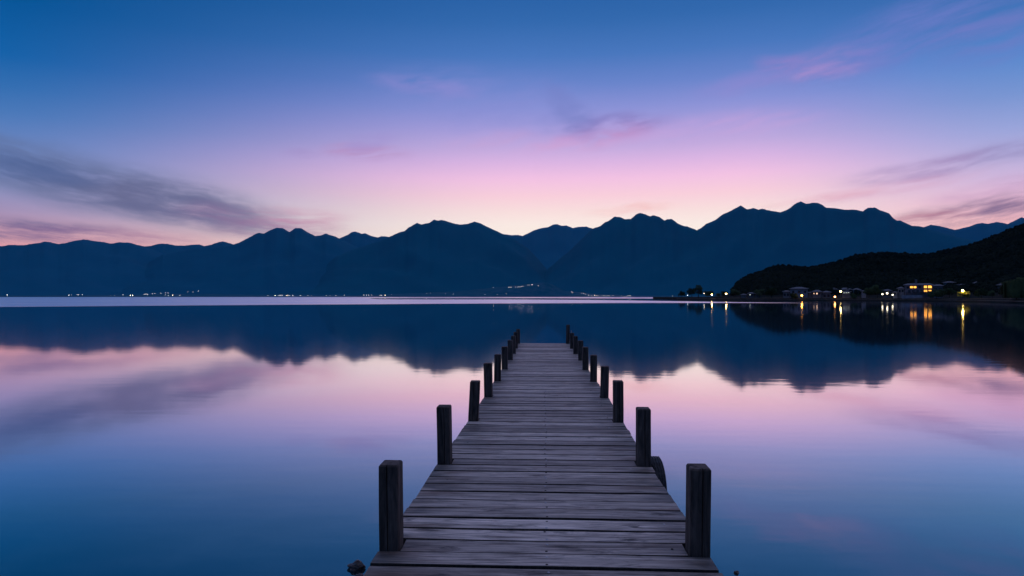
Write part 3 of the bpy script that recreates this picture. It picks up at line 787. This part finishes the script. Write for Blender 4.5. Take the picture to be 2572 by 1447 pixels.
# the big lit house
h0, m0, b0, a0 = house(2272, 2343, 716.5, 711.5, 18, 'large two storey house by the water with orange lit windows', depth=10, storeys=2, hip=.12, wall=simple('pinkish_plaster_wall', (.32,.25,.27), .85, .2, noise=(.22,.175,.19), bscale=.6), wins=[
    (2289.5,721.3,6.5,4.6,WARM),(2298.3,721.3,6.5,4.6,WARM),(2324.6,720.8,7,5.6,WARM),(2335.6,720.8,9,5.8,WARM),
    (2310,721.5,5,5,PANE),(2280,722,5,5,PANE),(2325,731,8,6,WARM),(2335.6,729.8,7,3,WARM),(2284,732,5,6,PANE),(2294,732,6,6,PANE),(2305,732,5,6,PANE),(2315,732,5,6,PANE)])
q = MB(); hw = 35.5*m0; q.box(-hw+.3, hw-.3, -1.3, -.003, 2.65, 2.85)
for k in range(40): q.box(-hw+.35+k*(2*hw-.7)/39-.03, -hw+.35+k*(2*hw-.7)/39+.03, -1.28, -1.22, 2.86, 3.65)
q.box(-hw+.3, hw-.3, -1.3, -1.2, 3.66, 3.74)
for k in range(5): q.box(-hw+.6+k*(2*hw-1.2)/4-.12, -hw+.6+k*(2*hw-1.2)/4+.12, -1.25, -1.02, -1, 2.64)
q.build('balcony', WALLG, h0)
q = MB(); q.box(-hw+4, -hw+4.9, 4.6, 5.4, 6.2, 8.6); q.build('chimney', WALLG, h0)
q = MB(); q.box(-hw-1.0, hw-4, -6, -5.6, -.8, 1.35); q.build('terrace_wall', WALLW, h0)
house(2256, 2271, 725, 720.5, 17, 'low white wing left of the lit house', depth=7, wins=[(2260,731,3.5,5,PANE),(2267,731,3.5,5,PANE)])
house(2243, 2254, 735, 732, 14, 'small white shed behind the right one of the three white lamps', depth=5, wins=[(2248,738,4,3,PANE)])
house(2344, 2368, 719, 714, 26, 'grey wing right of the lit house', depth=8, wall=WALLG, storeys=1)
house(2369, 2400, 710.5, 706.5, 0, 'pale house with a flat lantern roof higher up behind the lit house', depth=9, base_y=719)
house(2383, 2393, 704.5, 702.5, 0, 'small roof room standing above the pale hillside house', depth=4, base_y=711, wins=[(2385.5,706,2,1.8,COOL),(2391,706,2,1.8,COOL)], over=.4)
house(2405, 2442, 716, 713, 0, 'long low dark roofed house left of the upright white gable', depth=7, base_y=722, wall=WALLG)
house(2447, 2459, 711.5, 707, 0, 'narrow white gabled house on the slope above the yellow lit tree', depth=6, base_y=720, hip=.5)
house(2506, 2522, 717, 712, 0, 'pale hut with a peaked roof half hidden by the willow', depth=6, base_y=726, wall=WALLG, hip=.45)
# middle cluster
house(1967, 1983, 733, 729.5, 14, 'grey block standing left of the orange waterfront lamp', depth=8, wall=WALLG, storeys=2)
house(1985, 2029, 726, 720.5, 32, 'wide house with a long pale roof behind the orange waterfront lamp', depth=9, storeys=2)
house(2031, 2040, 736, 733, 22, 'small grey house between the orange lamp and the pink lit house', depth=6, wall=WALLG)
house(2041, 2063, 733.5, 728, 22, 'house with pale pink lit windows in the village middle', depth=8, wall=WALLG, wins=[(2052,737.5,3.2,3.6,PINK),(2044.5,737.5,2,2.6,PINK),(2059,737.5,2.4,3,PANE)])
house(2066, 2086, 735, 730.5, 26, 'grey roofed house right of the pink lit house', depth=8, wall=WALLG)
house(2088, 2103, 727.5, 723, 0, 'small upper house left of the bright yellow white lamp', depth=7, base_y=733, wall=WALLG)
house(2106, 2140, 728, 722.5, 0, 'long pale roofed house above the strip of white light', depth=8, base_y=735)
house(2115, 2136, 733.5, 730.5, 20, 'low house with a bright strip window beside the yellow white lamp', depth=6, wall=WALLG, wins=[(2120,735.6,4,1.3,COOL),(2126,735.4,4,1.3,COOL),(2131.5,735.1,3,1.5,COOL)])
house(2142, 2162, 729, 724, 0, 'pale roofed house left of the white hut', depth=8, base_y=735)
house(2164, 2175, 732, 729, 24, 'small white hut left of the big green tree', depth=5, wins=[(2169.5,735,3,2.4,PANE)])
house(2218, 2238, 731, 726.5, 30, 'dark roofed house behind the three white lamps', depth=7, wall=WALLG)
house(1880, 1893, 738, 734, 20, 'small house with pale windows at the end of the hill', depth=6, wall=WALLG, wins=[(1884,740.5,2.4,2.4,COOL),(1889,740.5,2,2.4,PANE)])
house(1862, 1874, 741, 738, 14, 'low shed left of the small house at the end of the hill', depth=5, wall=WALLG)
house(1898, 1911, 739, 736, 24, 'low grey house under the dark tree right of the small house', depth=5, wall=WALLG)

# shore wall and path strip
BANK = simple('stone_bank', (.06,.055,.05), .85, .2, noise=(.11,.10,.09), bscale=.8, bump=.6)
q = MB(); vs = []; xs = [1700 + 8*i for i in range(150)]
for x in xs:
    d = interp(DS, x) + 2.2 + .5*mn.noise(Vector((x*.05,0,0))); a = paz(x)
    for (dd, z) in ((0,-1.2),(0,.75 + .15*mn.noise(Vector((x*.2,1,0)))),(.7,.8),(.7,-1.2)):
        vs.append((math.sin(a)*(d+dd), math.cos(a)*(d+dd), z))
q.add(vs, [(i*4+j, (i+1)*4+j, (i+1)*4+j+1, i*4+j+1) for i in range(len(xs)-1) for j in range(3)])
o = q.build('stone_bank', BANK); tag(o, 'low dark stone embankment wall along the village waterfront', 'wall')
PATHM = simple('pale_path', (.28,.23,.18), .9, .2, noise=(.2,.17,.14), bscale=1)
q = MB(); vs = []; xs = [1830 + 8*i for i in range(90)]
for x in xs:
    ds = interp(DS, x); a = paz(x)
    for dd in (9, 12.5): vs.append((math.sin(a)*(ds+dd), math.cos(a)*(ds+dd), hill_z(x, ds+dd) + .09))
q.add(vs, [(i*2, (i+1)*2, (i+1)*2+1, i*2+1) for i in range(len(xs)-1)])
q.build('path', PATHM, kind='structure')

# ------------------------------------------------------------------ lamps
POLE = simple('lamp_pole_metal', (.08,.08,.085), .5, .4)
def lamp(px, py, back, r, mat, label, group='street lamps along the waterfront'):
    base, d = spot(px, back); z = CAM_H + (745.3 - py) * msc(px, d)[1]; h = max(.8, z - base.z)
    root = empty('street_lamp', base, 0); tag(root, label, 'street lamp', group)
    q = MB(); q.tube([(0,0,-.3),(0,0,h-r*.9)], [.07,.045], 8); q.build('pole', POLE, root)
    q = MB(); q.ball((0,0,0), r, sub=2); g_ = q.build('lamp_globe', mat, root, smooth=True); g_.location = (0,0,h)
    q = MB(); q.tube([(0,0,h+r*.85),(0,0,h+r*1.15)], [r*.7,r*.2], 10); q.build('cap', POLE, root)
    return root
LY = emis('lamp_light_amber', (1.0,.40,.05), 34)
LYW = emis('lamp_light_yellow', (1.0,.66,.22), 40)
LW = emis('lamp_light_white', (1.0,.86,.60), 6.5)
LWF = emis('lamp_light_faint', (.8,.9,.9), 5)
lamp(1788, 740.2, 5, .36, LYW, 'second bright lamp from the left on the headland tip, pale yellow')
lamp(1824, 738.2, 5, .36, LYW, 'pale yellow lamp at the foot of the hill end')
lamp(1768.8, 737.3, 7, .26, LW, 'small white lamp beside the tallest tree of the headland tip')
lamp(1727, 741.8, 5, .22, LWF, 'faint lamp between the two leftmost trees of the headland')
lamp(2014, 742.3, 5, .40, LY, 'orange lamp at the water in front of the wide pale roofed house')
lamp(2097, 745.6, 5.5, .36, emis('lamp_light_orange', (1.0,.42,.10), 22), 'dim orange lamp low on the waterfront left of the yellow white lamp')
lamp(2111.5, 732.2, 8, .34, LYW, 'tall bright yellow white lamp in the village middle')
lamp(2216.5, 739, 8, .32, LW, 'leftmost of the three white lamps right of the big green tree')
lamp(2228.4, 736.8, 8, .38, LW, 'middle one of the three white lamps, the brightest')
lamp(2242, 740.7, 8, .30, LW, 'rightmost of the three white lamps in front of the white shed')
lamp(2418, 730.2, 4.6, .30, emis('lamp_light_over_tree', (1.0,.68,.18), 100), 'bright lamp above the tree it lights yellow')

# far shore lights: one small lamp each
FL = [(18,741,2.0),(173,741.5,1.9),(180,740.5,.6),(194,740.5,.8),(198,740.5,.8),(207,740.5,.8),(277,742,.5),(288,742,.5),(309,740.5,.8),(327.5,742,1.8),(333,742,2.4),
(362,739.5,.8),(366.5,739,1.0),(370,739.8,.8),(383,737.8,.9),(389,737.6,.9),(404,736.5,.9),(415,735.5,.9),(422,736.2,.9),(415.5,740.8,.8),(423,742.6,1.2),(433.5,741.6,1.8),(451.5,742.3,1.2),(472,733.4,.8),(485,733.4,.9),(498,731.2,.8),
(673,742.4,.8),(691.3,742.3,2.0),(699,742.4,1.0),(702.5,742.2,.9),(705.5,742,.9),(709,742.4,1.0),(720.5,742.3,2.2),(726,742.4,1.4),(735.4,742.4,1.6),(754.5,742.4,1.2),(773.5,742.4,.9),(783,742.4,.8),(819,742.2,.9),(829,742.2,.9),(843.5,742,.7),(865.4,741.5,1.2),
(914,741.2,1.4),(920,741.2,1.3),(925.5,741.2,1.4),(933.5,741.2,1.3),(954,741.8,.8),(958,742,1.0),(967,741.6,1.9),(983,740,.8),(1071.5,737,1.2),(1082,736.8,.7),(1119,738,.7),(1139,738.6,.8),
(1181.5,736.2,1.3),(1178,740.5,.7),(1218,739.5,1.4),(1224.5,736.5,1.2),(1231,735.5,1.0),(1234,735.4,.9),(1239.6,722.4,1.3),(1242,731,.8),(1248.5,740,.9),(1272,732,1.2),(1272,739,.8),(1278.3,721.6,1.6),(1284,721.4,1.3),(1295,721,1.0),(1299.5,721.4,1.0),(1303.5,721,1.3),(1307,720.2,.9),(1310.3,719.8,1.2),(1314.6,719.4,.9),(1326,715.8,.9),(1329,716.2,1.1),(1334.5,715.2,.9),(1337,714.8,1.6),(1338,722.2,.9),(1352,718,.8),(1355,721.4,1.8),(1368,720.8,1.0),(1328,736.6,1.0),(1332,737,.8),
(1418,734,1.0),(1435.6,733.6,1.3),(1438.3,735.4,.8),(1446,736.6,1.0),(1460,735.9,1.2),(1465.5,737.3,1.3),(1470.5,739.4,1.2),(1478.6,741.5,1.9),(1486.5,743,.9),(1493.6,741.8,2.0),(1498,742.6,1.4),(1502,743.6,1.2),(1512,743.6,.8),(1515.5,743.4,.9),(1518.3,743.4,1.0),(1523,744,1.0),(1527.4,742.2,1.6),(1531.5,743.2,1.0),(1540,742.2,1.6),(1560.7,742.4,1.2),(1568,744.4,.8),(1574,744.6,.9),(1577.5,743,1.0),(1582.6,742.8,1.7),(1690,744.2,1.0)]
def far_lamp_mesh(warm, k):
    q = MB(); q.tube([(0,0,-30),(0,0,-.9)], .16, 5, mi=0); q.ball((0,0,0), 1.0, mi=1, sub=1)
    me = q.build('street_lamp', [POLE, emis('far_lamp_light_%s' % ('warm' if warm else 'white'), (1,.80,.5) if warm else (.95,.92,.88), k, sample=False)])
    return me
protoW = far_lamp_mesh(False, 7.5); protoY = far_lamp_mesh(True, 17.0)
used = set(); GL = 'lamps dotted along the far shore'
def zone(px, py):
    if px < 560: return 'far shore below the low left mountains'
    if px < 870: return 'far shore below the twin left peaks'
    if px < 1160: return 'far shore left of the settled slope'
    if px < 1400: return 'upper row of the settled far slope' if py < 724 else 'foot of the settled far slope'
    if px < 1640: return 'far shore below the central right mountain'
    return 'far shore beside the dark headland tip'
ONES = ['', 'first', 'second', 'third', 'fourth', 'fifth', 'sixth', 'seventh', 'eighth', 'ninth', 'tenth', 'eleventh', 'twelfth', 'thirteenth', 'fourteenth', 'fifteenth', 'sixteenth', 'seventeenth', 'eighteenth', 'nineteenth']
def ordinal(k):
    if k < 20: return ONES[k]
    t = {2: ('twentieth', 'twenty'), 3: ('thirtieth', 'thirty')}[k // 10]
    return t[0] if k % 10 == 0 else t[1] + '-' + ONES[k % 10]
def side_label(px, py, s):
    br = 'bright' if s >= 1.6 else ('clear' if s >= 1.1 else 'faint')
    zn = zone(px, py); k = 1 + sum(1 for (a, b_, _) in FL if zone(a, b_) == zn and (a, b_) < (px, py))
    if zn.startswith('far shore beside'): return '%s tiny lamp on the %s' % (br, zn)
    return '%s tiny lamp, %s from the left on the %s' % (br, ordinal(k), zn)
for i, (px, py, s) in enumerate(FL):
    src = protoY if s >= 1.9 and px in (333, 691.3, 720.5, 967, 1493.6) or s in (1.8,) else protoW
    if src in used: o = src.copy(); COL.objects.link(o)
    else: o = src; used.add(src)
    D = 4870 if py > 737 else 5090
    p = at_dist(px, py, D); o.location = p
    sc = .66 + .42 * (s - .5)
    o.scale = (sc, sc, sc)
    tag(o, side_label(px, py, s), 'street lamp', GL)

# ------------------------------------------------------------------ haze: thin blue evening air over the lake
q = MB(); q.box(-15500, 15500, -15500, 15500, -60, 2300)
m, t = new_mat('evening_haze'); o_ = t.nodes.new('ShaderNodeOutputMaterial'); v_ = t.nodes.new('ShaderNodeVolumePrincipled')
v_.inputs['Color'].default_value = (.3, .6, 1.0, 1); v_.inputs['Density'].default_value = 6.0e-6; v_.inputs['Anisotropy'].default_value = .6
t.links.new(v_.outputs[0], o_.inputs['Volume'])
q.build('haze', m, kind='stuff')
